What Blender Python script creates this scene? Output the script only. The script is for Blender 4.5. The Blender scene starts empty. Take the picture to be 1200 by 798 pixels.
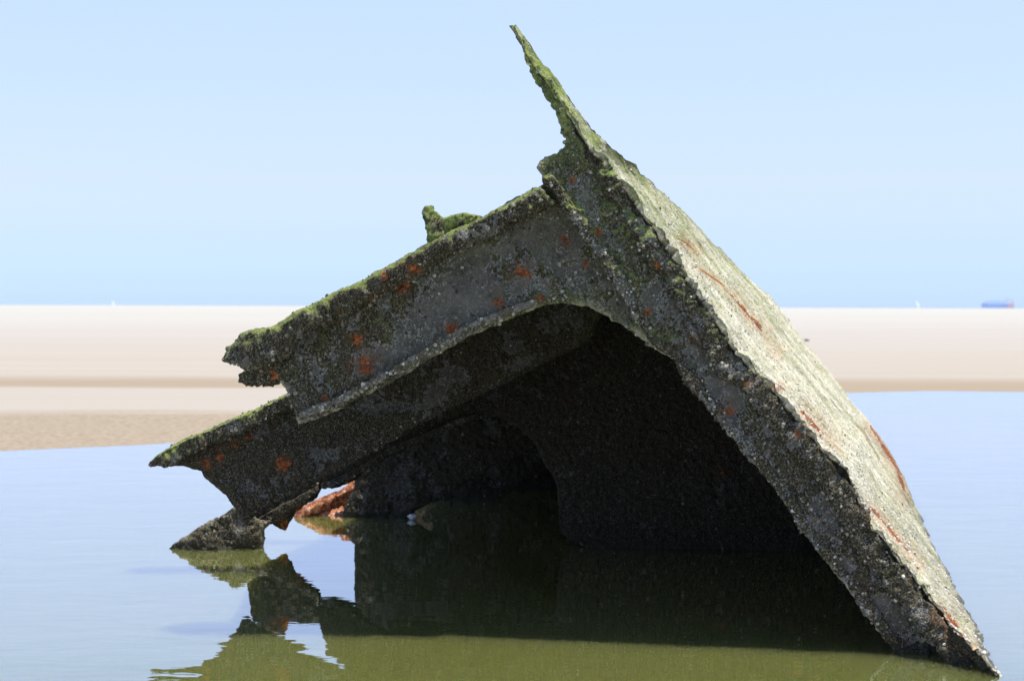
import bpy, math, random
import numpy as np
from mathutils import Vector, Matrix
from mathutils.geometry import delaunay_2d_cdt

random.seed(7)
RNG = np.random.default_rng(7)
scene = bpy.context.scene
COL = scene.collection

# ------------------------------------------------------------------ camera
FPX, HCAM, CX, CY = 2000.0, 0.80, 600.0, 357.5     # focal length in photo pixels, eye height in metres
ROLL = math.radians(0.12)
RV = np.array([math.cos(ROLL), 0, math.sin(ROLL)])
UV = np.array([-math.sin(ROLL), 0, math.cos(ROLL)])
FV = np.array([0.0, 1.0, 0.0])
EYE = np.array([0.0, 0.0, HCAM])


def ray(px, py):
    return FV + (px - CX) / FPX * RV - (py - CY) / FPX * UV


def at(px, py, Y):
    """the point seen at photo pixel px,py that stands Y metres away"""
    return EYE + ray(px, py) * Y


def project(P):
    d = P - EYE
    y = np.maximum(d[:, 1], 1e-3)
    return CX + FPX * (d @ RV) / y, CY - FPX * (d @ UV) / y


# ------------------------------------------------------------------ numpy noise
def _h(ix, iy, iz, seed):
    n = (ix.astype(np.int64) * 374761393 + iy.astype(np.int64) * 668265263
         + iz.astype(np.int64) * 2147483647 + seed * 974711) & 0xFFFFFFFF
    n = ((n ^ (n >> 13)) * 1274126177) & 0xFFFFFFFF
    n = ((n ^ (n >> 16)) * 2246822519) & 0xFFFFFFFF
    n = n ^ (n >> 15)
    return (n & 0xFFFFFF).astype(np.float64) / 0xFFFFFF


def vnoise(P, seed=0):
    i = np.floor(P)
    f = P - i
    u = f * f * f * (f * (f * 6 - 15) + 10)
    i = i.astype(np.int64)
    x, y, z = i[:, 0], i[:, 1], i[:, 2]
    def c(a, b, d):
        return _h(x + a, y + b, z + d, seed)
    ux, uy, uz = u[:, 0], u[:, 1], u[:, 2]
    a = c(0, 0, 0) * (1 - ux) + c(1, 0, 0) * ux
    b = c(0, 1, 0) * (1 - ux) + c(1, 1, 0) * ux
    d = c(0, 0, 1) * (1 - ux) + c(1, 0, 1) * ux
    e = c(0, 1, 1) * (1 - ux) + c(1, 1, 1) * ux
    return (a * (1 - uy) + b * uy) * (1 - uz) + (d * (1 - uy) + e * uy) * uz * 1.0


def fbm(P, freq, octv=4, seed=0, gain=0.5):
    """roughly -1..1"""
    s, a, t = 0.0, 1.0, 0.0
    Q = P * freq
    for k in range(octv):
        s = s + a * (vnoise(Q + 17.3 * k, seed + k) * 2 - 1)
        t += a
        a *= gain
        Q = Q * 2.03
    return s / t * 1.6


def sstep(a, b, x):
    t = np.clip((x - a) / (b - a), 0, 1)
    return t * t * (3 - 2 * t)


# ------------------------------------------------------------------ object helpers
def tag(o, label=None, cat=None, group=None, kind=None):
    if label: o['label'] = label
    if cat: o['category'] = cat
    if group: o['group'] = group
    if kind: o['kind'] = kind
    return o


def empty(name, loc):
    o = bpy.data.objects.new(name, None)
    o.empty_display_size = 0.2
    o.location = loc
    COL.objects.link(o)
    return o


def to_obj(name, V, F, mat, parent=None, attrs=None, smooth=True):
    """V world coordinates (n,3); F list/array of faces"""
    off = np.zeros(3)
    p = parent
    while p is not None:
        off += np.array(p.location)
        p = p.parent
    me = bpy.data.meshes.new(name)
    V = np.asarray(V, dtype=np.float64) - off
    if isinstance(F, np.ndarray):
        n, k = F.shape
        me.vertices.add(len(V)); me.vertices.foreach_set('co', V.astype(np.float32).ravel())
        me.loops.add(n * k); me.loops.foreach_set('vertex_index', F.astype(np.int32).ravel())
        me.polygons.add(n); me.polygons.foreach_set('loop_start', np.arange(0, n * k, k, dtype=np.int32))
        me.update(calc_edges=True)
    else:
        me.from_pydata(V.tolist(), [], F)
    me.validate()
    if smooth:
        me.polygons.foreach_set('use_smooth', np.ones(len(me.polygons), dtype=bool))
    for k, v in (attrs or {}).items():
        a = me.attributes.new(k, 'FLOAT', 'POINT')
        a.data.foreach_set('value', np.asarray(v, dtype=np.float32))
    me.materials.append(mat)
    o = bpy.data.objects.new(name, me)
    COL.objects.link(o)
    if parent is not None:
        o.parent = parent
    return o


def vnormals(V, T):
    N = np.zeros_like(V)
    fn = np.cross(V[T[:, 1]] - V[T[:, 0]], V[T[:, 2]] - V[T[:, 0]])
    for k in range(3):
        np.add.at(N, T[:, k], fn)
    L = np.linalg.norm(N, axis=1, keepdims=True)
    return N / np.maximum(L, 1e-12)


# ------------------------------------------------------------------ node helpers
class NT:
    def __init__(self, tree):
        self.t = tree
        tree.nodes.clear()

    def n(self, typ, inp=None, **kw):
        x = self.t.nodes.new(typ)
        for k, v in kw.items():
            setattr(x, k, v)
        for k, v in (inp or {}).items():
            self.set(x, k, v)
        return x

    def set(self, x, k, v):
        s = x.inputs[k]
        if isinstance(v, bpy.types.NodeSocket):
            self.t.links.new(v, s)
        elif isinstance(v, bpy.types.Node):
            self.t.links.new(v.outputs[0], s)
        else:
            s.default_value = v

    def math(self, op, a, b=0.0, c=0.0):
        return self.n('ShaderNodeMath', {0: a, 1: b, 2: c}, operation=op).outputs[0]

    def mix(self, fac, a, b, blend='MIX'):
        x = self.n('ShaderNodeMix', data_type='RGBA', blend_type=blend)
        self.set(x, 0, fac)
        for i, v in ((6, a), (7, b)):
            if isinstance(v, tuple) and len(v) == 3: v = v + (1.0,)
            self.set(x, i, v)
        return x.outputs[2]

    def ramp(self, fac, stops):
        x = self.n('ShaderNodeValToRGB', {0: fac})
        e = x.color_ramp.elements
        while len(e) < len(stops): e.new(0.5)
        for q, (p, c) in zip(e, stops):
            q.position = p
            q.color = (c, c, c, 1) if isinstance(c, float) else tuple(c) + (1,)
        return x.outputs[0]

    def noise(self, vec, scale, detail=4.0, rough=0.55, dist=0.0):
        return self.n('ShaderNodeTexNoise', {'Vector': vec, 'Scale': scale, 'Detail': detail, 'Roughness': rough, 'Distortion': dist}).outputs[0]

    def attr(self, name):
        return self.n('ShaderNodeAttribute', attribute_name=name).outputs['Fac']

    def sm(self, x, a, b):
        return self.n('ShaderNodeMapRange', {0: x, 1: a, 2: b}, interpolation_type='SMOOTHSTEP').outputs[0]


def material(name):
    m = bpy.data.materials.new(name)
    m.use_nodes = True
    return m, NT(m.node_tree)


def crusted_steel():
    m, t = material('crusted_steel')
    co = t.n('ShaderNodeTexCoord').outputs['Object']
    crust, algae, rust, pale, shade_tint = (t.attr(a) for a in ('crust', 'algae', 'rust', 'pale', 'shade_tint'))
    fine = t.noise(co, 240, 5, .7)
    mid = t.noise(co, 70, 5, .65)
    big = t.noise(co, 13, 4, .6)
    patch = t.noise(co, 28, 5, .65)
    c = t.math('MULTIPLY_ADD', t.math('SUBTRACT', mid, .5), .9, t.math('MULTIPLY_ADD', t.math('SUBTRACT', patch, .5), .9, crust))
    mask = t.sm(c, .44, .54)
    rim = t.math('SUBTRACT', 1.0, t.sm(t.math('ABSOLUTE', t.math('SUBTRACT', c, .45)), .012, .05))
    bare = t.mix(t.sm(big, .3, .7), (.048, .042, .034), (.155, .139, .112))
    bare = t.mix(t.sm(mid, .42, .7), bare, (.11, .10, .075))
    bare = t.mix(t.math('MULTIPLY', t.sm(fine, .45, .68), .6), bare, (.22, .21, .175))
    bare = t.mix(t.math('MULTIPLY', t.math('SUBTRACT', 1.0, t.sm(fine, .32, .45)), .6), bare, (.03, .028, .022))
    # ring scars left by lost barnacles
    v1 = t.n('ShaderNodeTexVoronoi', {'Vector': co, 'Scale': 78.0, 'Randomness': .95})
    vr = t.n('ShaderNodeSeparateColor', {0: v1.outputs['Color']}).outputs
    rr = t.math('MULTIPLY_ADD', vr[0], .16, .2)
    ring = t.math('SUBTRACT', 1.0, t.sm(t.math('ABSOLUTE', t.math('SUBTRACT', t.math('MULTIPLY_ADD', t.math('SUBTRACT', fine, .5), .12, v1.outputs['Distance']), rr)), .03, .08))
    ring = t.math('MULTIPLY', ring, t.math('GREATER_THAN', vr[1], .45))
    bare = t.mix(t.math('MULTIPLY', ring, .75), bare, (.26, .245, .19))
    dark = t.ramp(fine, [(.34, (.009, .0075, .0045)), (.48, (.034, .028, .017)), (.56, (.11, .092, .052)), (.66, (.42, .375, .255))])
    dark = t.mix(t.math('MULTIPLY', t.sm(patch, .5, .72), .6), dark, (.06, .062, .022))
    dark = t.mix(t.math('MULTIPLY', t.sm(big, .55, .7), .5), dark, (.085, .05, .03))
    dark = t.mix(t.math('MULTIPLY', ring, .35), dark, (.25, .23, .17))
    base = t.mix(mask, bare, dark)
    base = t.mix(t.math('MULTIPLY', rim, t.sm(fine, .36, .58)), base, (.40, .39, .33))
    base = t.mix(t.math('MULTIPLY', shade_tint, .62), base, (.010, .009, .007))  # shade of the hollow painted into the colour of the inner parts
    # pale, tightly packed small barnacles
    cell = t.n('ShaderNodeTexVoronoi', {'Vector': co, 'Scale': 150.0}).outputs['Color']
    cellv = t.n('ShaderNodeSeparateColor', {0: cell}).outputs[0]
    pl = t.ramp(t.math('MULTIPLY_ADD', cellv, .35, t.math('MULTIPLY', fine, .68)),
                [(.22, (.24, .212, .112)), (.34, (.43, .388, .235)), (.5, (.61, .56, .375)), (.75, (.76, .715, .53))])
    mp = t.n('ShaderNodeMapping', {'Vector': co, 'Rotation': (0, math.radians(-53), 0)}, vector_type='POINT').outputs[0]
    gl = t.noise(t.n('ShaderNodeVectorMath', {0: mp, 1: (.12, 1.0, 1.0)}, operation='MULTIPLY').outputs[0], 42, 4, .6)
    pl = t.mix(t.math('MULTIPLY', t.sm(gl, .50, .72), .6), pl, (.27, .255, .155))
    pl = t.mix(t.math('MULTIPLY', t.sm(gl, .55, .33), .65), pl, (.78, .74, .59))
    pl = t.mix(t.math('MULTIPLY', t.sm(patch, .48, .72), .5), pl, (.37, .36, .17))
    base = t.mix(pale, base, pl)
    al = t.ramp(t.math('MULTIPLY_ADD', fine, .5, t.math('MULTIPLY', patch, .5)), [(.3, (.025, .05, .014)), (.42, (.10, .15, .035)), (.54, (.27, .31, .075)), (.68, (.47, .47, .19))])
    ga = t.math('MULTIPLY', algae, t.sm(t.math('ADD', t.math('MULTIPLY', fine, .45), t.math('MULTIPLY', patch, .65)), .28, .54))
    base = t.mix(ga, base, al)
    ru = t.ramp(t.math('MULTIPLY_ADD', fine, .5, t.math('MULTIPLY', mid, .5)), [(.3, (.03, .010, .006)), (.46, (.14, .036, .012)), (.61, (.52, .165, .042))])
    stain = t.math('MULTIPLY', t.attr('stain'), t.sm(t.math('MULTIPLY_ADD', mid, .5, t.math('MULTIPLY', patch, .5)), .36, .62))
    base = t.mix(t.math('MULTIPLY', stain, .62), base, t.mix(pale, t.mix(fine, (.04, .016, .008), (.30, .14, .06)), t.mix(fine, (.22, .08, .025), (.74, .44, .2))))
    gr = t.math('ADD', t.math('MULTIPLY_ADD', t.math('SUBTRACT', mid, .5), 1.7, rust), t.math('MULTIPLY', t.math('SUBTRACT', fine, .5), .9))
    base = t.mix(t.sm(gr, .5, .78), base, ru)
    zc = t.n('ShaderNodeSeparateXYZ', {0: co}).outputs[2]
    wet = t.math('SUBTRACT', 1.0, t.sm(t.math('MULTIPLY_ADD', t.math('SUBTRACT', patch, .5), -.07, zc), .012, .03))
    base = t.mix(t.math('MULTIPLY', wet, .7), base, (.022, .022, .010))
    h = t.math('ADD', t.math('MULTIPLY', fine, .9), t.math('MULTIPLY', ring, .35))
    h = t.math('MULTIPLY_ADD', mask, .8, h)
    h = t.math('MULTIPLY_ADD', mid, 1.3, h)
    bump = t.n('ShaderNodeBump', {'Strength': .9, 'Distance': .005, 'Height': h})
    b = t.n('ShaderNodeBsdfPrincipled', {'Base Color': base, 'Roughness': t.math('MULTIPLY_ADD', wet, -.5, .84), 'Normal': bump.outputs[0], 'Specular IOR Level': .25})
    t.n('ShaderNodeOutputMaterial', {'Surface': b.outputs[0]})
    return m


def barnacle_shell():
    m, t = material('barnacle_shell')
    co = t.n('ShaderNodeTexCoord').outputs['Object']
    tone, inner, green = t.attr('tone'), t.attr('inner'), t.attr('green')
    fine = t.noise(co, 420, 3, .6)
    c = t.ramp(t.math('MULTIPLY_ADD', t.math('SUBTRACT', fine, .5), .5, tone),
               [(.1, (.03, .027, .017)), (.4, (.11, .098, .065)), (.7, (.34, .315, .235)), (.95, (.66, .63, .53))])
    c = t.mix(green, c, (.1, .13, .03))
    c = t.mix(t.math('MULTIPLY', inner, .6), c, (.05, .045, .035))
    bump = t.n('ShaderNodeBump', {'Strength': .5, 'Distance': .002, 'Height': fine})
    b = t.n('ShaderNodeBsdfPrincipled', {'Base Color': c, 'Roughness': .75, 'Normal': bump.outputs[0], 'Specular IOR Level': .3})
    t.n('ShaderNodeOutputMaterial', {'Surface': b.outputs[0]})
    return m


def rust_mat():
    m, t = material('raw_rust')
    co = t.n('ShaderNodeTexCoord').outputs['Object']
    a = t.noise(co, 30, 6, .7); f = t.noise(co, 160, 4, .6)
    c = t.ramp(t.math('MULTIPLY_ADD', f, .4, t.math('MULTIPLY', a, .6)),
               [(.36, (.06, .02, .012)), (.45, (.24, .075, .03)), (.53, (.45, .18, .08)), (.61, (.60, .42, .29))])
    bump = t.n('ShaderNodeBump', {'Strength': .8, 'Distance': .006, 'Height': t.math('ADD', a, f)})
    b = t.n('ShaderNodeBsdfPrincipled', {'Base Color': c, 'Roughness': .85, 'Normal': bump.outputs[0]})
    t.n('ShaderNodeOutputMaterial', {'Surface': b.outputs[0]})
    return m


def paint(name, rgb, rough=.5, var=.1):
    m, t = material(name)
    co = t.n('ShaderNodeTexCoord').outputs['Object']
    n = t.noise(co, 3.0, 3)
    d = tuple(x * (1 - var) for x in rgb)
    c = t.mix(n, d, rgb)
    b = t.n('ShaderNodeBsdfPrincipled', {'Base Color': c, 'Roughness': rough})
    t.n('ShaderNodeOutputMaterial', {'Surface': b.outputs[0]})
    return m


STEEL = crusted_steel()
SHELL = barnacle_shell()
RUST = rust_mat()

# ------------------------------------------------------------------ growth, rust and crust on the steel
SPOTS = [(530, 383, 9), (583, 353, 8), (613, 320, 11), (662, 281, 7), (686, 310, 5), (671, 211, 6), (702, 273, 5), (633, 350, 5),
         (418, 397, 8), (428, 427, 13), (512, 400, 4), (485, 315, 8), (473, 335, 9), (440, 350, 6), (381, 468, 5), (450, 322, 6),
         (777, 284, 5), (772, 311, 4), (856, 480, 6), (935, 508, 6), (758, 366, 5), (812, 395, 5), (911, 454, 8), (878, 450, 5),
         (331, 541, 11), (241, 544, 6), (258, 534, 6), (276, 523, 6), (293, 511, 5), (352, 600, 9), (333, 616, 8),
         (318, 440, 7), (1118, 735, 9), (1130, 752, 8), (845, 555, 4)]
STREAKS = [((857, 346), (895, 390), 2.6), ((938, 482), (964, 508), 4.0), ((1018, 592), (1036, 612), 3.0), ((1036, 612), (1064, 645), 3.2), ((1020, 499), (1056, 556), 3.6),
           ((1106, 712), (1132, 752), 5), ((816, 312), (850, 336), 1.6), ((1052, 552), (1060, 575), 3.5), ((880, 372), (892, 384), 3.5), ((800, 282), (812, 292), 2.5)]


def rust_field(P):
    px, py = project(P)
    r = np.zeros(len(P))
    wx, wy = .5 * fbm(P, 22, 3, 301), .5 * fbm(P, 22, 3, 302)
    for x, y, w in SPOTS:
        r = np.maximum(r, 1.02 - np.hypot(px - x + wx * w, (py - y) + wy * w) / w * .6)
    for (x0, y0), (x1, y1), w in STREAKS:
        dx, dy = x1 - x0, y1 - y0
        tt = np.clip(((px - x0) * dx + (py - y0) * dy) / (dx * dx + dy * dy), 0, 1)
        r = np.maximum(r, 1.0 - np.hypot(px - x0 - tt * dx, py - y0 - tt * dy) / (w * (.25 + .55 * np.sin(math.pi * np.clip(tt, .1, .9))) * (1 + .9 * wx)) * .5)
    return np.clip(r, 0, 1)


def stain_field(P):
    px, py = project(P)
    r = np.zeros(len(P))
    wx = .7 * fbm(P, 14, 3, 311)
    for x, y, w in SPOTS:
        r = np.maximum(r, 1 - np.hypot(px - x, py - y) / (w * 2.0 * (1 + wx)))
    for (x0, y0), (x1, y1), w in STREAKS:
        x1, y1 = x1 + .5 * (x1 - x0), y1 + .5 * (y1 - y0)
        dx, dy = x1 - x0, y1 - y0
        tt = np.clip(((px - x0) * dx + (py - y0) * dy) / (dx * dx + dy * dy), 0, 1)
        r = np.maximum(r, 1 - np.hypot(px - x0 - tt * dx, py - y0 - tt * dy) / (w * 4.5 * (1 + wx)))
    return np.clip(r * 1.3, 0, 1)


def barnacles(parent, V, T, dens, per_m2, rmin, rmax, tone, face=None, seed=1, green=None, pale=None, flat=1.0):
    """shells strewn over the triangles T of surface V; dens (per vertex 0..1) says where they grow"""
    rng = np.random.default_rng(seed)
    A, B, C = V[T[:, 0]], V[T[:, 1]], V[T[:, 2]]
    fn = np.cross(B - A, C - A)
    ar = np.linalg.norm(fn, axis=1) / 2
    nn = fn / np.maximum(ar[:, None] * 2, 1e-12)
    w = ar * dens[T].mean(axis=1)
    if face is not None:
        w = w * face(A, nn)
    w = w * (A[:, 2] > -0.03)
    n = int(w.sum() * per_m2)
    if n < 3: return None
    idx = rng.choice(len(T), n, p=w / w.sum())
    r1, r2 = np.sqrt(rng.random(n)), rng.random(n)
    P = A[idx] * (1 - r1)[:, None] + B[idx] * (r1 * (1 - r2))[:, None] + C[idx] * (r1 * r2)[:, None]
    N = nn[idx] + rng.normal(0, .22, (n, 3))
    N /= np.linalg.norm(N, axis=1, keepdims=True)
    ref = rng.normal(size=(n, 3))
    X = np.cross(N, ref); X /= np.linalg.norm(X, axis=1, keepdims=True)
    Yv = np.cross(N, X)
    R = rmin + (rmax - rmin) * rng.random(n) ** 2.2
    H = R * rng.uniform(.55, 1.15, n) * flat
    K = 7
    rings = [(1.0, -.15, 0), (.82, .5, 0), (.62, 1.0, 0), (.42, .95, .5), (.34, .35, 1)]
    ang = np.arange(K) * 2 * math.pi / K
    VV = np.zeros((n, len(rings) * K, 3))
    inn = np.zeros((n, len(rings) * K))
    sq = rng.uniform(.7, 1.0, n)
    for i, (rr, hh, ii) in enumerate(rings):
        wob = 1 + rng.normal(0, .10, (n, K))
        cx = (np.cos(ang)[None] * wob * (R * rr)[:, None])
        cy = (np.sin(ang)[None] * wob * (R * rr * sq)[:, None])
        VV[:, i * K:(i + 1) * K] = P[:, None] + X[:, None] * cx[:, :, None] + Yv[:, None] * cy[:, :, None] + (N * (H * hh)[:, None])[:, None]
        inn[:, i * K:(i + 1) * K] = ii
    q = []
    for i in range(len(rings) - 1):
        for k in range(K):
            a, b = i * K + k, i * K + (k + 1) % K
            q.append((a, b, b + K, a + K))
    q = np.array(q)
    cap = np.arange((len(rings) - 1) * K, len(rings) * K)
    capq = np.array([[cap[0], cap[1], cap[2], cap[3]], [cap[0], cap[3], cap[4], cap[5]], [cap[0], cap[5], cap[6], cap[6]]])[:2]
    q = np.vstack([q, capq])
    per = len(rings) * K
    F = (q[None] + (np.arange(n) * per)[:, None, None]).reshape(-1, 4)
    tn = np.clip(rng.normal(tone, .2, n) + (0 if pale is None else pale[T[idx, 0]]), 0, 1)
    gg = np.zeros(n) if green is None else np.clip(green[T[idx, 0]] * rng.uniform(.2, 1.1, n), 0, .85)
    o = to_obj('barnacle_crust', VV.reshape(-1, 3), F, SHELL, parent,
               {'tone': np.repeat(tn, per), 'inner': inn.ravel(), 'green': np.repeat(gg, per)}, smooth=False)
    o['kind'] = 'stuff'
    return o


def dens_poly(pts, step):
    out = []
    n = len(pts)
    for i in range(n):
        a, b = np.array(pts[i], float), np.array(pts[(i + 1) % n], float)
        k = max(1, int(np.linalg.norm(b - a) / step))
        for j in range(k):
            out.append(a + (b - a) * j / k)
    return np.array(out)


def inside(P, poly):
    x, y = P[:, 0], P[:, 1]
    r = np.zeros(len(P), bool)
    n = len(poly)
    for i in range(n):
        x0, y0 = poly[i]; x1, y1 = poly[(i + 1) % n]
        if y0 == y1: continue
        c = ((y0 > y) != (y1 > y)) & (x < (x1 - x0) * (y - y0) / (y1 - y0) + x0)
        r ^= c
    return r


def edge_dist(P, poly):
    d = np.full(len(P), 1e9)
    n = len(poly)
    for i in range(n):
        a, b = poly[i], poly[(i + 1) % n]
        ab = b - a
        tt = np.clip(((P - a) @ ab) / max(ab @ ab, 1e-12), 0, 1)
        d = np.minimum(d, np.linalg.norm(P - a - tt[:, None] * ab, axis=1))
    return d


def growth(V, N, ed, bias=0.0, algae_gain=1.0, pale=0.0, seed=0, algae_z=(.35, 1.0), shade_tint=0.0):
    crust = .5 + .40 * fbm(V, 12.0, 5, 31 + seed, .6) + bias + .30 * np.exp(-ed / .02)
    algae = sstep(.15, .7, N[:, 2] + .3 * fbm(V, 14, 3, 77)) * sstep(algae_z[0], algae_z[1], V[:, 2]) * algae_gain
    algae = np.maximum(algae, .75 * sstep(1.08, 1.3, V[:, 2]) * algae_gain)
    algae = np.clip(algae + algae_gain * .75 * np.exp(-ed / .03) * sstep(.5, 1.05, V[:, 2]), 0, 1)
    return {'crust': np.clip(crust, 0, 1), 'algae': algae, 'rust': rust_field(V), 'stain': stain_field(V), 'shade_tint': np.full(len(V), shade_tint), 'pale': np.full(len(V), pale) if np.isscalar(pale) else pale}


def web_plate(name, outline, plane, thick, res, parent, jag=2.0, amp=.006, bias=0.0, per_m2=2500, rr=(.002, .0055), tone=.35, seed=0,
              algae_gain=1.0, lump=.010, barn=True, edge_bias=.5, shade_tint=0.0, pale=0.0, edge_pale=0.0):
    """a torn steel plate standing in the upright plane Y = a + b x; the outline follows the photo, the thickness is real"""
    a, b = plane
    pts = []
    for (px, py) in outline:
        d = ray(px, py)
        Y = a / (d[1] - b * d[0])
        p = EYE + d * Y
        pts.append((p[0], p[2]))
    cs = math.sqrt(1 + b * b)
    poly = dens_poly([(x * cs, z) for x, z in pts], res)
    q3 = np.c_[poly, np.full(len(poly), seed * 3.7)]
    poly = poly + (jag * .001 * (1 + 1.0 * sstep(1.1, 1.3, poly[:, 1])))[:, None] * np.c_[fbm(q3, 48, 4, seed + 3, .7), fbm(q3 + 50, 48, 4, seed + 9, .7)]
    lo, hi = poly.min(0), poly.max(0)
    gx, gz = np.meshgrid(np.arange(lo[0], hi[0], res), np.arange(lo[1], hi[1], res * .87))
    gx[1::2] += res / 2
    G = np.c_[gx.ravel(), gz.ravel()]
    G += RNG.uniform(-.22, .22, G.shape) * res
    G = G[inside(G, poly)]
    ed = edge_dist(G, poly)
    keep = ed > res * .6
    G = G[keep]
    allp = np.vstack([poly, G])
    nb = len(poly)
    r = delaunay_2d_cdt([Vector(p) for p in allp.tolist()], [], [list(range(nb))], 1, 1e-6)
    P2 = np.array([tuple(v) for v in r[0]])
    T = np.array([f for f in r[2] if len(f) == 3])
    # boundary edges
    e = np.sort(np.vstack([T[:, [0, 1]], T[:, [1, 2]], T[:, [2, 0]]]), axis=1)
    eu, ec = np.unique(e, axis=0, return_counts=True)
    bset = set(map(tuple, eu[ec == 1].tolist()))
    ar = np.cross(P2[T[:, 1]] - P2[T[:, 0]], P2[T[:, 2]] - P2[T[:, 0]])
    T[ar < 0] = T[ar < 0][:, ::-1]
    ed = edge_dist(P2, poly)
    e1 = np.array([1 / cs, b / cs, 0]); nrm = np.array([b / cs, -1 / cs, 0])     # nrm looks at the viewer
    base = np.array([0, a, 0]) + P2[:, :1] * e1 + P2[:, 1:] * np.array([0, 0, 1.0])
    round_ = 1 - .45 * np.exp(-ed / (thick * .35))
    A = base + nrm * (thick / 2 * round_)[:, None]
    gr = growth(A, np.tile(nrm, (len(A), 1)), ed, bias, algae_gain, seed=seed)
    cm = sstep(.42, .58, gr['crust'] + .1 * fbm(A, 60, 2, 5))
    disp = lump * .5 * fbm(A, 7, 3, seed + 11) + amp * cm * (1.0 + .8 * fbm(A, 90, 3, seed + 21)) + .0022 * fbm(A, 130, 2, 8)
    A = A + nrm * disp[:, None]
    B = base - nrm * (thick / 2 * round_ + .006 * fbm(base, 30, 3, seed + 41))[:, None]
    n = len(P2)
    F = [T, T[:, ::-1] + n]
    side = []
    for tri in T:
        for k in range(3):
            i, j = int(tri[k]), int(tri[(k + 1) % 3])
            if (min(i, j), max(i, j)) in bset:
                side.append((i, i + n, j + n)); side.append((i, j + n, j))
    V = np.vstack([A, B]); TT = np.vstack([T, T[:, ::-1] + n, np.array(side)])
    N = vnormals(V, TT)
    g2 = growth(V, N, np.r_[ed, ed], bias, algae_gain, pale=pale, seed=seed, shade_tint=shade_tint)
    g2['crust'][:n] = gr['crust']
    g2['pale'] = np.clip(g2['pale'] + edge_pale * np.exp(-(np.r_[ed, ed] / .011) ** 2) * sstep(-.35, .25, fbm(V, 18, 3, seed + 71)), 0, 1)
    o = to_obj(name, V, TT, STEEL, parent, g2)
    if barn:
        dn = np.clip(.05 + .6 * cm + 1.2 * edge_bias * np.exp(-ed / .016), 0, 1) * sstep(-.02, .34, fbm(A, 16, 3, 90 + seed) + .06)
        barnacles(o, A, T, np.clip(.12 + (1 - cm) * sstep(-.3, .35, fbm(A, 13, 3, 190 + seed)), 0, 1), per_m2 * .32, .0026, .0056, tone + .10, seed=seed + 7, flat=.55, green=g2['algae'][:n])
        barnacles(o, A, T, dn, per_m2, rr[0], rr[1], tone, seed=seed + 5, green=g2['algae'][:n], pale=.25 * np.exp(-ed / .02))
    return o


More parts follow.
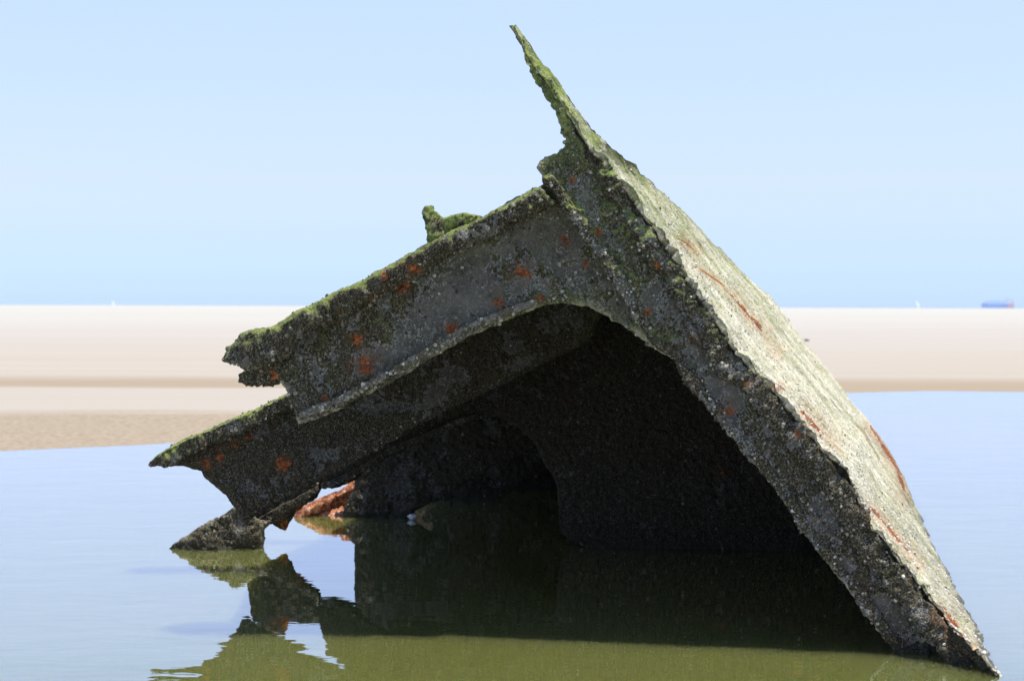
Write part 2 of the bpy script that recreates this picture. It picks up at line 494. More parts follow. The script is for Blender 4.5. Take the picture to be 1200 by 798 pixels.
def beam(name, path, sec, res, parent, amp=.010, bias=.15, per_m2=3500, rr=(.002, .0055), tone=.4, seed=0, taper=(.5, .5), algae_gain=1.0,
         algae_z=(.35, 1.0), pale=0.0, moss=0.0, barn=True, sides=40, mat=None, shade_tint=0.0, top=.65, sq=.32):
    """a rough flange: path = 3D points of its middle line, sec = list of (depth, height) per point"""
    path = np.array(path, float)
    L = np.r_[0, np.cumsum(np.linalg.norm(np.diff(path, axis=0), axis=1))]
    m = max(6, int(L[-1] / res))
    s = np.linspace(0, L[-1], m)
    P = np.c_[[np.interp(s, L, path[:, k]) for k in range(3)]].T
    sec = np.array(sec, float)
    if sec.ndim == 1: sec = np.tile(sec, (len(path), 1))
    W = np.interp(s, L, sec[:, 0]); Hh = np.interp(s, L, sec[:, 1])
    end = np.ones(m)
    k0 = np.clip(s / .05, 0, 1); k1 = np.clip((L[-1] - s) / .05, 0, 1)
    end *= taper[0] + (1 - taper[0]) * np.sqrt(k0)
    end *= taper[1] + (1 - taper[1]) * np.sqrt(k1)
    D = np.gradient(P, axis=0); D /= np.linalg.norm(D, axis=1, keepdims=True)
    side = np.cross(D, np.array([0, 1.0, 0])); side /= np.linalg.norm(side, axis=1, keepdims=True)
    side[side[:, 2] < 0] *= -1
    dep = np.cross(side, D); dep[dep[:, 1] > 0] *= -1        # toward the viewer
    a = np.linspace(0, 2 * math.pi, sides, endpoint=False)
    ca, sa = np.cos(a), np.sin(a)
    ux = np.sign(ca) * np.abs(ca) ** sq; uz = np.sign(sa) * np.abs(sa) ** sq
    V = P[:, None] + dep[:, None] * (ux[None] * (W * end / 2)[:, None])[:, :, None] + side[:, None] * (uz[None] * (Hh * end / 2)[:, None])[:, :, None]
    V = V.reshape(-1, 3)
    i = np.arange(m - 1)[:, None] * sides; k = np.arange(sides)[None]; k2 = (k + 1) % sides
    q0, q1, q2, q3 = i + k, i + k2, i + sides + k2, i + sides + k
    T = np.vstack([np.stack([q0, q1, q2], -1).reshape(-1, 3), np.stack([q0, q2, q3], -1).reshape(-1, 3)])
    c0, c1 = len(V), len(V) + 1
    V = np.vstack([V, P[0], P[-1]])
    kk = np.arange(sides)
    T = np.vstack([T, np.c_[np.full(sides, c0), (kk + 1) % sides, kk], np.c_[np.full(sides, c1), (m - 1) * sides + kk, (m - 1) * sides + (kk + 1) % sides]])
    cen = np.vstack([np.repeat(P, sides, axis=0), P[0], P[-1]])
    N = vnormals(V, T)
    if ((V - cen) * N).sum() < 0:
        T = T[:, ::-1]; N = -N
    am = amp * (1 - top * sstep(.35, .8, N[:, 2]))
    V = V + N * (am * (.8 * fbm(V, 22, 3, seed + 2) + .5 * fbm(V, 75, 3, seed + 4) + .3 * fbm(V, 190, 2, seed + 6)))[:, None]
    N = vnormals(V, T)
    ed = np.full(len(V), .5)
    g = growth(V, N, ed, bias, algae_gain, pale, seed, algae_z, shade_tint)
    g['algae'] = np.maximum(g['algae'], np.clip(moss * (.62 + 1.2 * fbm(V, 34, 4, 88)), 0, 1))
    o = to_obj(name, V, T, mat or STEEL, parent, g)
    if barn:
        barnacles(o, V, T, np.clip(.25 + .8 * sstep(-.2, .4, fbm(V, 12, 3, seed + 61)), 0, 1), per_m2, rr[0], rr[1], tone, seed=seed + 3,
                  face=lambda p, nn: (nn[:, 1] < .5) * (1 - .85 * sstep(.3, .7, nn[:, 2])), green=g['algae'])
    return o


# ------------------------------------------------------------------ THE WRECK
wreck = empty('shipwreck', (0.25, 4.9, 0.0))
tag(wreck, 'torn rusted ship hull fragment crusted with barnacles leaning out of still green water', 'shipwreck')

R1 = (4.03 + .12 * .906, -.12)
RA = (5.19, .04)
R2 = (5.69, -.10)
R3 = (6.44, -.02)
R4 = (7.03, 0.0)


def on(plane, px, py, fwd=0.0):
    a, b = plane
    d = ray(px, py)
    return EYE + d * ((a - fwd) / (d[1] - b * d[0]))


RIB1_TOP = [(323, 388), (354, 368), (385, 350), (425, 331), (450, 317), (476, 302), (507, 284), (540, 266), (563, 258), (580, 250), (605, 236), (638, 217)]
ARM_LEFT_UP = [(630, 198), (640, 184), (653, 182), (660, 175), (663, 165), (656, 148), (648, 128), (635, 108), (626, 93), (618, 73), (615, 60), (605, 46), (600, 33)]
RIDGE = [(603, 32), (613, 48), (628, 73), (645, 96), (660, 124), (683, 160), (708, 190), (730, 215), (750, 245), (770, 273), (785, 298), (800, 316), (836, 384),
         (862, 416), (893, 442), (914, 466), (930, 490), (954, 520), (992, 556), (1008, 586), (1022, 622), (1046, 648), (1080, 692), (1100, 722), (1120, 765)]
ARM_LEFT_DOWN = [(1044, 755), (1034, 744), (1010, 709), (977, 669), (959, 645), (937, 617), (917, 585), (889, 548), (865, 520), (844, 496), (824, 472), (804, 444), (788, 420), (760, 404), (738, 384)]
RIB1_BOTTOM = [(716, 373), (690, 360), (658, 355), (630, 360), (600, 373), (550, 394), (505, 420), (460, 447), (424, 465), (397, 480), (370, 491), (352, 497), (345, 477), (335, 452), (326, 432)]
front_rib = web_plate('rib', RIB1_TOP + [(660, 214), (690, 235), (735, 300), (775, 370), (800, 420), (775, 412)] + RIB1_BOTTOM,
                      R1, .030, .0042, wreck, jag=4.2, amp=.0065, bias=-.13, per_m2=10000, rr=(.0018, .0056), tone=.36, seed=1, edge_pale=.55, algae_gain=.6)
arm_px = ARM_LEFT_UP + RIDGE + [(1150, 815), (1075, 815)] + ARM_LEFT_DOWN + [(745, 372), (740, 358), (733, 343), (720, 325), (708, 303), (693, 288), (683, 270), (665, 250), (650, 228), (638, 209)]
arm_web = web_plate('rib_arm', arm_px, (R1[0] - .055, R1[1]), .05, .0042, wreck, jag=4.6, amp=.008, lump=.014, bias=-.04, per_m2=10500, rr=(.0018, .0058), tone=.42, seed=101, edge_pale=.6, algae_gain=.7)
arm_web['label'] = 'right arm of the front rib running down under the hull plate, crusted with barnacles'
front_rib['label'] = 'front bent rib with grey bare patches and rust spots'
# its upper flange, running out past the web at the left
up = [(268, 419), (279, 412), (292, 408), (308, 404), (330, 394), (354, 375), (385, 358), (425, 339), (450, 325), (476, 311), (507, 294), (540, 278), (580, 258), (605, 245), (642, 225)]
beam('flange', [on(R1, x, y + 3, .05) for x, y in up], [(.08, .040), (.10, .066), (.11, .090), (.12, .092), (.12, .074), (.13, .054)] + [(.13, .050)] * (len(up) - 6), .005, front_rib, amp=.016, bias=.16, per_m2=5200, rr=(.002, .007), seed=2, tone=.36,
     taper=(.35, .9), algae_z=(.2, .6), algae_gain=.8, sq=.6)
beam('flange', [on(R1, x, y, .0) for x, y in [(281, 443), (291, 441), (308, 439), (332, 434), (350, 428)]], [(.06, .03), (.07, .044), (.07, .054), (.07, .056), (.06, .04)], .004, front_rib, amp=.010, bias=.25, seed=3, taper=(.5, .9))
beam('flange', [on(R1, x, y, .028) for x, y in [(352, 486), (397, 469), (424, 454), (460, 436), (505, 409), (550, 384), (600, 363), (630, 352)]],
     (.024, .018), .004, front_rib, amp=.007, bias=.0, seed=4, taper=(.5, .2), tone=.62, per_m2=12000, pale=.10, algae_gain=.3)
# stub standing on the flange
stub = [(519, 282), (514, 270), (508, 259), (504, 250), (503, 241)]
beam('bracket', [on(R1, x, y, .05) for x, y in stub], [(.05, .066), (.05, .054), (.05, .048), (.045, .04), (.04, .03)], .003, front_rib, amp=.007, bias=.2, seed=5, taper=(1, .6), sq=.6, moss=1.0, per_m2=1800, algae_z=(-.5, .2), algae_gain=1.0)
beam('bracket', [on(R1, x, y, .05) for x, y in [(514, 270), (530, 262), (545, 257), (566, 256)]], [(.045, .06), (.05, .036), (.05, .034), (.04, .02)], .003, front_rib, amp=.007, bias=.2, seed=6, taper=(1, .5), sq=.6, moss=1.0, per_m2=1800, algae_z=(-.5, .2))

# outer shell plate, lofted from the torn front edge to the torn far edge
PAIRS = [((600, 31), (603, 30), .03), ((609, 46), (616, 47), .04), ((622, 74), (638, 76), .06), ((642, 98), (664, 112), .10), ((661, 123), (698, 153), .16),
         ((684, 160), (713, 170), .25), ((696, 177), (724, 178), .42), ((709, 190), (747, 199), .95), ((731, 214), (775, 225), 1.55), ((752, 244), (805, 253), 2.0),
         ((787, 296), (860, 308), 2.75), ((826, 352), (902, 350), 3.1), ((865, 412), (945, 405), 3.2), ((916, 463), (968, 434), 3.2), ((956, 516), (1002, 477), 3.2),
         ((995, 551), (1017, 494), 3.2), ((1025, 617), (1037, 520), 3.2), ((1050, 643), (1045, 534), 3.2), ((1086, 688), (1057, 556), 3.2), ((1108, 716), (1061, 568), 3.2),
         ((1135, 749), (1067, 580), 3.25), ((1172, 790), (1076, 598), 3.3), ((1184, 822), (1088, 625), 3.3)]


def shell():
    Fp, Bp = [], []
    for (fx, fy), (bx, by), dY in PAIRS:
        d = ray(fx, fy)
        Yf = (R1[0] - .085) / (d[1] - R1[1] * d[0])
        k = float(sstep(690, 790, np.array(float(fy))))
        Yf = Yf * (1 - k) + 3.70 * k
        Fp.append(EYE + d * Yf)
        Bp.append(at(bx, by, Yf + dY if dY < 3 else 4.0 + dY))
    Fp, Bp = np.array(Fp), np.array(Bp)
    L = np.r_[0, np.cumsum(np.linalg.norm(np.diff(Fp, axis=0), axis=1))]
    nt, ns = 470, 300
    s = np.linspace(0, L[-1], nt)
    F = np.c_[[np.interp(s, L, Fp[:, k]) for k in range(3)]].T
    B = np.c_[[np.interp(s, L, Bp[:, k]) for k in range(3)]].T
    D = np.gradient(F, axis=0); D /= np.linalg.norm(D, axis=1, keepdims=True)
    j = fbm(np.c_[s, s * 0 + 4.2, s * 0], 24, 4, 3, .6)
    F = F + D * (.006 * fbm(np.c_[s, s * 0, s * 0 + 9], 30, 3, 8))[:, None]
    dirv = (B - F)
    Ld = np.linalg.norm(dirv, axis=1, keepdims=True)
    dn = dirv / Ld
    F = F + dn * np.clip(Ld[:, 0] / .6, .08, 1)[:, None] * (-.016 + .011 * j + .008 * fbm(np.c_[s, s * 0 + 1.2, s * 0], 90, 2, 13))[:, None]
    B = B + dn * np.minimum(.05, Ld * .05) * fbm(np.c_[s, s * 0 + 7.7, s * 0], 14, 4, 23, .6)[:, None]
    tt = np.linspace(0, 1, ns) ** 1.25
    G = F[:, None] * (1 - tt)[None, :, None] + B[:, None] * tt[None, :, None]
    V = G.reshape(-1, 3)
    i = np.arange(nt - 1)[:, None] * ns; k = np.arange(ns - 1)[None]
    q0, q1, q2, q3 = i + k, i + k + 1, i + ns + k + 1, i + ns + k
    T = np.vstack([np.stack([q0, q1, q2], -1).reshape(-1, 3), np.stack([q0, q2, q3], -1).reshape(-1, 3)])
    N = vnormals(V, T)
    if N[:, 2].mean() < 0:
        T = T[:, ::-1]; N = -N
    sgrid = np.tile(tt, nt); tgrid = np.repeat(s / L[-1], ns)
    d_front = np.repeat(Ld[:, 0], ns) * sgrid
    d_back = np.repeat(Ld[:, 0], ns) * (1 - sgrid)
    # scale flakes run along the plate (stretch the noise along depth)
    Q = np.c_[(V[:, 0] * .6 - V[:, 2] * .8) * .25, V[:, 1], V[:, 0] * .8 + V[:, 2] * .6]
    flake = fbm(Q, 16, 3, 71)
    calm = np.clip(np.repeat(Ld[:, 0], ns) / .8, .6, 1)
    disp = .008 * fbm(V, 5, 3, 51) + calm * (.005 * flake + .0022 * fbm(V, 70, 3, 55) + .0018 * fbm(V, 160, 2, 57))
    disp += .010 * np.exp(-d_front / .05) * fbm(V, 26, 3, 59)
    pit = sstep(.55, .8, fbm(Q, 20, 3, 81)); disp -= .012 * pit
    A = V + N * disp[:, None]
    thick = .028 * np.clip(np.repeat(Ld[:, 0], ns) / .45, .22, 1)
    Bk = V - N * (thick * np.clip(np.minimum(d_front, d_back) / .02, .25, 1) + .004 * fbm(V, 30, 2, 5))[:, None]
    n = len(V)
    rim = np.r_[np.arange(ns), np.arange(1, nt) * ns + ns - 1, (nt - 1) * ns + np.arange(ns - 2, -1, -1), np.arange(nt - 2, 0, -1) * ns]
    r2 = np.roll(rim, -1)
    S = np.vstack([np.c_[rim, rim + n, r2 + n], np.c_[rim, r2 + n, r2]])
    VV = np.vstack([A, Bk]); TT = np.vstack([T, T[:, ::-1] + n, S])
    NN = vnormals(VV, TT)
    alg = np.clip(1.15 * sstep(.44, .08, tgrid + .12 * fbm(V, 8, 3, 19)) * (.75 + .5 * fbm(V, 25, 3, 29)) + .35 * sstep(.1, .5, fbm(Q, 10, 3, 37)), 0, 1)
    pale = np.clip(1.05 - .38 * sstep(.55, .95, tgrid) * sstep(.08, .4, d_front) + .25 * fbm(V, 11, 3, 43) - .25 * alg, 0, 1)
    px, py = project(A)
    g = {'crust': np.r_[np.full(n, .55) + .3 * fbm(V, 9, 3, 3), np.full(n, .9)], 'algae': np.r_[np.clip(alg * (.85 + .3 * sstep(.3, .1, tgrid)), 0, 1), np.zeros(n)],
         'shade_tint': np.r_[np.zeros(n), np.full(n, .8)], 'rust': np.r_[rust_field(A), rust_field(Bk) * 0], 'stain': np.r_[stain_field(A), np.zeros(n)], 'pale': np.r_[pale, np.zeros(n)]}
    o = to_obj('shell_plate', VV, TT, STEEL, wreck, g)
    o['label'] = 'sunlit outer hull plate with pale barnacles and orange rust streaks'
    dn_ = np.clip(.30 + .6 * fbm(V, 9, 3, 47) + .6 * np.exp(-d_front / .05), .05, 1) * np.clip(1.4 - d_front / 1.4, .08, 1) * (.3 + .7 * sstep(.16, .36, tgrid))
    barnacles(o, A, T, dn_, 4200, .0018, .0046, .90, seed=61, green=alg * .7)
    barnacles(o, A, T, np.clip(np.exp(-d_front / .045) * (.5 + .9 * fbm(V, 14, 3, 147)), 0, 1) * sstep(.2, .4, tgrid), 11000, .002, .0062, .93, seed=63, green=alg * .4)
    return o


shell_plate = shell()
# rough angle iron under the front edge of the shell
ang = [(690, 178), (697, 190), (718, 217), (738, 248), (757, 275), (772, 300), (788, 322), (822, 387), (848, 420), (880, 449), (900, 472),
       (917, 496), (941, 527), (978, 564), (996, 594), (1010, 629), (1033, 656), (1067, 699), (1088, 728), (1112, 758), (1145, 794)]
af = [0.02 + .13 * max(0.0, (y - 690) / 100) for x, y in ang]
angle = beam('angle_iron', [on(R1, x, y, f + .055) for (x, y), f in zip(ang, af)],
             [(.02, .02), (.04, .03), (.05, .035), (.05, .04), (.055, .045)] + [(.06, .055)] * (len(ang) - 5), .0045, wreck, amp=.013, bias=.12, per_m2=7500, rr=(.002, .0064), seed=12, tone=.46, top=.3, sq=.45,
             taper=(.2, .6), algae_z=(.5, 1.1))
beam('angle_iron', [on(R1, x, y, .082) for x, y in [(640, 205), (668, 244), (695, 282), (722, 322), (742, 356), (764, 396), (792, 416), (808, 440), (829, 468), (870, 516), (894, 544), (922, 581), (942, 613), (964, 641), (982, 665), (1015, 705), (1040, 742), (1055, 765)]],
     (.02, .022), .0045, wreck, amp=.009, bias=.1, per_m2=8000, rr=(.0018, .005), seed=13, tone=.62, taper=(.5, .8), algae_z=(.6, 1.0), algae_gain=.7)

# second rib: bulkhead-like web with an arched opening
ARM2 = [(178, 545), (190, 534), (220, 520), (250, 505), (280, 492), (310, 480), (337, 466), (485, 397), (640, 322), (720, 285), (735, 310), (690, 400), (610, 440), (570, 459), (534, 476), (496, 495), (463, 514),
        (435, 531), (415, 542), (394, 553), (372, 564), (346, 578), (316, 594), (301, 602), (290, 613), (284, 610), (278, 599), (272, 590), (265, 579), (253, 570), (240, 558), (237, 551), (217, 546)]
mid_rib = web_plate('rib', ARM2, RA, .03, .0055, wreck, jag=3.0, amp=.007, bias=.12, per_m2=5000, rr=(.002, .0055), tone=.24, seed=21, algae_gain=.4, shade_tint=.4)
mid_rib['label'] = 'second rib reaching out lowest at the left with a rust patch'
beam('flange', [on(RA, x, y, .03) for x, y in [(176, 545), (190, 538), (220, 524), (250, 510), (280, 497), (310, 484), (337, 471), (420, 433), (485, 403), (560, 368)]],
     [(.09, .022), (.10, .04), (.11, .048)] + [(.11, .044)] * 7, .005, mid_rib, amp=.011, bias=.2, per_m2=5000, seed=22, tone=.42, taper=(.3, 1), algae_z=(-.4, .35), algae_gain=.9)
RIB2 = [(288, 605), (297, 545), (312, 527), (334, 525), (339, 541), (376, 541), (386, 505), (430, 470), (500, 430), (640, 345), (760, 285), (790, 280), (885, 370), (1000, 510), (1093, 640), (1100, 690), (700, 690),
        (690, 641), (672, 635), (658, 624), (656, 609), (654, 590), (654, 570), (647, 555), (639, 545), (634, 532), (628, 519), (614, 505), (600, 496), (584, 488), (573, 488), (551, 492),
        (532, 501), (490, 518), (463, 529), (435, 543), (418, 562), (406, 567), (390, 572), (381, 570), (375, 567), (376, 573), (370, 584), (348, 597), (340, 612), (334, 621), (325, 617),
        (318, 612), (310, 620), (307, 627), (300, 630)]
bulk_rib = web_plate('rib', RIB2, R2, .03, .0062, wreck, jag=3.0, amp=.007, bias=.28, per_m2=3600, rr=(.002, .006), tone=.12, seed=27, algae_gain=.3, shade_tint=.85)
bulk_rib['label'] = 'third rib with an arched opening, standing dark in shade'
beam('flange', [on(R2, x, y, .03) for x, y in [(377, 569), (392, 565), (420, 552), (463, 525), (532, 496), (560, 486)]], (.05, .022), .006, bulk_rib, amp=.008, bias=.25, per_m2=3000, seed=23, tone=.2, taper=(.6, .3), shade_tint=.5)
beam('flange', [on(R2, x, y, .02) for x, y in [(374, 572), (352, 587), (330, 600), (302, 614)]], [(.05, .03), (.05, .035), (.05, .045), (.05, .04)], .005, bulk_rib, amp=.010, bias=.25, per_m2=3000, seed=24, tone=.25, taper=(.5, .5), shade_tint=.3)
slab = web_plate('broken_bracket', [(203, 637), (222, 624), (250, 610), (274, 594), (292, 600), (303, 610), (318, 612), (310, 622), (308, 640), (306, 662), (190, 662)],
                 (R2[0] - .06, R2[1] + .10), .07, .005, wreck, jag=7, amp=.012, lump=.03, bias=.15, per_m2=4500, tone=.36, seed=25, algae_gain=.3, edge_pale=.3)
slab['label'] = 'tan broken foot of the left arm touching the water'

RIB3 = [(398, 640), (401, 604), (408, 584), (416, 571), (416, 545), (417, 500), (445, 440), (520, 402), (620, 375), (740, 365), (830, 345), (905, 420), (960, 490), (800, 470), (700, 490), (660, 505), (617, 530), (584, 543), (556, 559), (537, 570),
        (518, 583), (498, 592), (485, 600), (474, 610), (470, 640)]
r3 = web_plate('rib', RIB3, R3, .03, .008, wreck, jag=4, amp=.007, bias=.1, per_m2=2500, rr=(.003, .008), tone=.2, seed=31, algae_gain=.1, shade_tint=.75)
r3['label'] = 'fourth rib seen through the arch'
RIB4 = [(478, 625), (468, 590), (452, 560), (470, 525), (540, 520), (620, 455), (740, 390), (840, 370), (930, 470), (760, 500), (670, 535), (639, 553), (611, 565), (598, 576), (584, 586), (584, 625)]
r4 = web_plate('rib', RIB4, R4, .03, .010, wreck, jag=4, amp=.007, bias=.1, per_m2=1500, rr=(.003, .008), tone=.2, seed=41, algae_gain=.1, shade_tint=.7)
r4['label'] = 'rearmost rib deep in the shade'
BULK = [(548, 640), (552, 575), (580, 520), (650, 440), (790, 345), (862, 345), (930, 420), (1000, 505), (1052, 590), (1056, 640)]
web_plate('bulkhead', BULK, (7.3, 0.0), .03, .016, wreck, jag=5, amp=.007, bias=.3, seed=51, algae_gain=.1, barn=False, shade_tint=.8)


def deck():
    rows = [(R1, -.02, [(352, 392), (425, 345), (507, 298), (600, 250), (640, 236), (714, 214)]),
            (RA, -.03, [(352, 464), (440, 424), (560, 366), (660, 320), (735, 285), (764, 262)]),
            ((5.75, 0), 0, [(405, 488), (500, 436), (640, 355), (690, 325), (760, 288), (792, 279)]),
            ((6.4, 0), 0, [(455, 470), (510, 448), (600, 405), (690, 362), (790, 318), (812, 300)]),
            ((7.35, 0), 0, [(560, 510), (590, 490), (650, 450), (720, 400), (800, 345), (835, 322)])]
    ctrl = []
    for plane, f, pts in rows:
        p = np.array([on(plane, x, y, f) for x, y in pts])
        L = np.r_[0, np.cumsum(np.linalg.norm(np.diff(p, axis=0), axis=1))]
        s = np.linspace(0, L[-1], 150)
        ctrl.append(np.c_[[np.interp(s, L, p[:, k]) for k in range(3)]].T)
    ctrl = np.array(ctrl)
    u = np.linspace(0, 4, 240)
    G = np.stack([np.stack([np.interp(u, range(5), ctrl[:, j, k]) for k in range(3)], -1) for j in range(150)], 1)   # (240,150,3)
    nt, ns = 240, 150
    V = G.reshape(-1, 3)
    i = np.arange(nt - 1)[:, None] * ns; k = np.arange(ns - 1)[None]
    q0, q1, q2, q3 = i + k, i + k + 1, i + ns + k + 1, i + ns + k
    T = np.vstack([np.stack([q0, q1, q2], -1).reshape(-1, 3), np.stack([q0, q2, q3], -1).reshape(-1, 3)])
    N = vnormals(V, T)
    if N[:, 2].mean() < 0: T = T[:, ::-1]; N = -N
    A = V + N * (.008 + .008 * fbm(V, 8, 3, 5) + .005 * fbm(V, 60, 3, 6))[:, None]
    B = V - N * (.012 + .006 * fbm(V, 20, 3, 7))[:, None]
    n = len(V)
    rim = np.r_[np.arange(ns), np.arange(1, nt) * ns + ns - 1, (nt - 1) * ns + np.arange(ns - 2, -1, -1), np.arange(nt - 2, 0, -1) * ns]
    r2 = np.roll(rim, -1)
    VV = np.vstack([A, B]); TT = np.vstack([T, T[:, ::-1] + n, np.c_[rim, rim + n, r2 + n], np.c_[rim, r2 + n, r2]])
    g = growth(VV, vnormals(VV, TT), np.full(2 * n, .5), .2, .9, shade_tint=.8)
    return to_obj('deck_plate', VV, TT, STEEL, wreck, g)


deck()

# ------------------------------------------------------------------ loose rusty fragment behind the left arm
frag = empty('wreck_fragment', tuple(np.array(at(380, 606, 6.5)) * np.array([1, 1, 0])))
tag(frag, 'bright orange rusted curled plate poking out of the water behind the left arm', 'wreck piece')


def fragment():
    top = [(340, 612, 6.46), (352, 600, 6.46), (368, 590, 6.48), (385, 580, 6.5), (402, 572, 6.55), (416, 564, 6.62), (424, 562, 6.7)]
    bot = [(342, 618, 6.30), (356, 616, 6.34), (372, 614, 6.28), (386, 615, 6.22), (397, 612, 6.3), (404, 606, 6.45), (408, 600, 6.6)]
    nt, ns = 90, 46
    x = np.linspace(0, 6, nt)
    A = np.array([at(*p) for p in top]); B = np.array([at(*p) for p in bot])
    B[:, 2] = -.06
    A = np.c_[[np.interp(x, range(7), A[:, k]) for k in range(3)]].T; B = np.c_[[np.interp(x, range(7), B[:, k]) for k in range(3)]].T
    t = np.linspace(0, 1, ns)
    G = A[:, None] * (1 - t)[None, :, None] + B[:, None] * t[None, :, None]
    # curled: hollow below the rolled upper lip
    G[:, :, 1] += (.12 * np.sin(math.pi * np.clip((t - .12) / .7, 0, 1)) * 1.0)[None, :] * np.sin(math.pi * np.clip(x / 6, .05, .95))[:, None]
    V = G.reshape(-1, 3)
    i = np.arange(nt - 1)[:, None] * ns; k = np.arange(ns - 1)[None]
    q0, q1, q2, q3 = i + k, i + k + 1, i + ns + k + 1, i + ns + k
    T = np.vstack([np.stack([q0, q1, q2], -1).reshape(-1, 3), np.stack([q0, q2, q3], -1).reshape(-1, 3)])
    N = vnormals(V, T)
    if N[:, 1].mean() > 0: T = T[:, ::-1]; N = -N
    Af = V + N * (.020 * fbm(V, 16, 4, 3) + .008 * fbm(V, 60, 4, 9, .65))[:, None]
    Bk = V - N * .03
    n = len(V)
    rim = np.r_[np.arange(ns), np.arange(1, nt) * ns + ns - 1, (nt - 1) * ns + np.arange(ns - 2, -1, -1), np.arange(nt - 2, 0, -1) * ns]
    r2 = np.roll(rim, -1)
    VV = np.vstack([Af, Bk]); TT = np.vstack([T, T[:, ::-1] + n, np.c_[rim, rim + n, r2 + n], np.c_[rim, r2 + n, r2]])
    to_obj('curled_plate', VV, TT, RUST, frag)


fragment()


# ------------------------------------------------------------------ small things
def blob(name, c, r, mat, seed, parent=None, squash=(1, 1, 1), rough=.25):
    import bmesh
    bm = bmesh.new()
    bmesh.ops.create_icosphere(bm, subdivisions=3, radius=1)
    V = np.array([tuple(v.co) for v in bm.verts])
    F = np.array([[v.index for v in f.verts] for f in bm.faces])
    bm.free()
    V = V * (1 + rough * fbm(V + seed, 1.4, 3, seed))[:, None]
    o = bpy.data.objects.new
    me = to_obj(name, V * np.array(squash) * r, F, mat, parent)
    me.location = c
    return me


WHITE = paint('glint_white', (.8, .8, .78), .4)
STONE = paint('dark_stone', (.06, .055, .05), .8, .4)
p = at(483, 607, 6.36); p[2] = .012
f = blob('sky_glint', p, .016, WHITE, 4, squash=(1.2, .8, .6), rough=.5)  # added white piece in place of a glint of bright sky
tag(f, 'small white stand-in for a sky glint on dark water below the fourth rib', 'sky_glint')

# ------------------------------------------------------------------ ground: one sheet of sand from the pool to the sea
def sand_height(X, Y):
    P = np.c_[X, Y, X * 0]
    wob = .35 * fbm(P, .6, 3, 3) * np.clip(Y / 10, .3, 3)
    # near shore of the spit (left), far shore of the pool (right)
    near = np.interp(X, [-40, -6, -2.8, -2.1, -1.6, -.6, .4, 1.6, 2.6, 4, 40], [8.2, 8.9, 9.25, 9.75, 10.3, 11.2, 12.4, 14.0, 15.4, 16.0, 16.0])
    s = Y - near - wob * .18
    z = np.where(s < 0, np.maximum(-.6, s * .12), np.minimum(.05, s * .035))
    # dip of the wet flat, then the gentle rise of the beach
    z = z + .07 * sstep(16.5, 60, Y) + .05 * sstep(60, 300, Y)
    z = z + .004 * fbm(P, 1.2, 3, 11) * sstep(0, 1, s)
    # far edge slopes into the sea, nearer on the right
    far = np.interp(X, [-600, -300, 0, 130, 600], [1250, 1150, 640, 430, 300])
    z = np.where(Y > far, np.maximum(z - (Y - far) * .02, -.8), z)
    return z


ys = np.concatenate([np.linspace(-6, 6, 14), np.linspace(6.4, 20, 150), 20 * (1600 / 20) ** np.linspace(0.02, 1, 170)])
xs_unit = np.concatenate([-np.linspace(1, .33, 22)[:-1], np.linspace(-.33, .33, 260), np.linspace(.33, 1, 22)[1:]])
XX = xs_unit[None, :] * (12 + 1.1 * np.maximum(ys, 0))[:, None]
YY = np.repeat(ys[:, None], len(xs_unit), 1)
zz = sand_height(XX.ravel(), YY.ravel())
nt, ns = XX.shape
i = np.arange(nt - 1)[:, None] * ns; k = np.arange(ns - 1)[None]
quads = np.stack([i + k, i + k + 1, i + ns + k + 1, i + ns + k], -1).reshape(-1, 4)


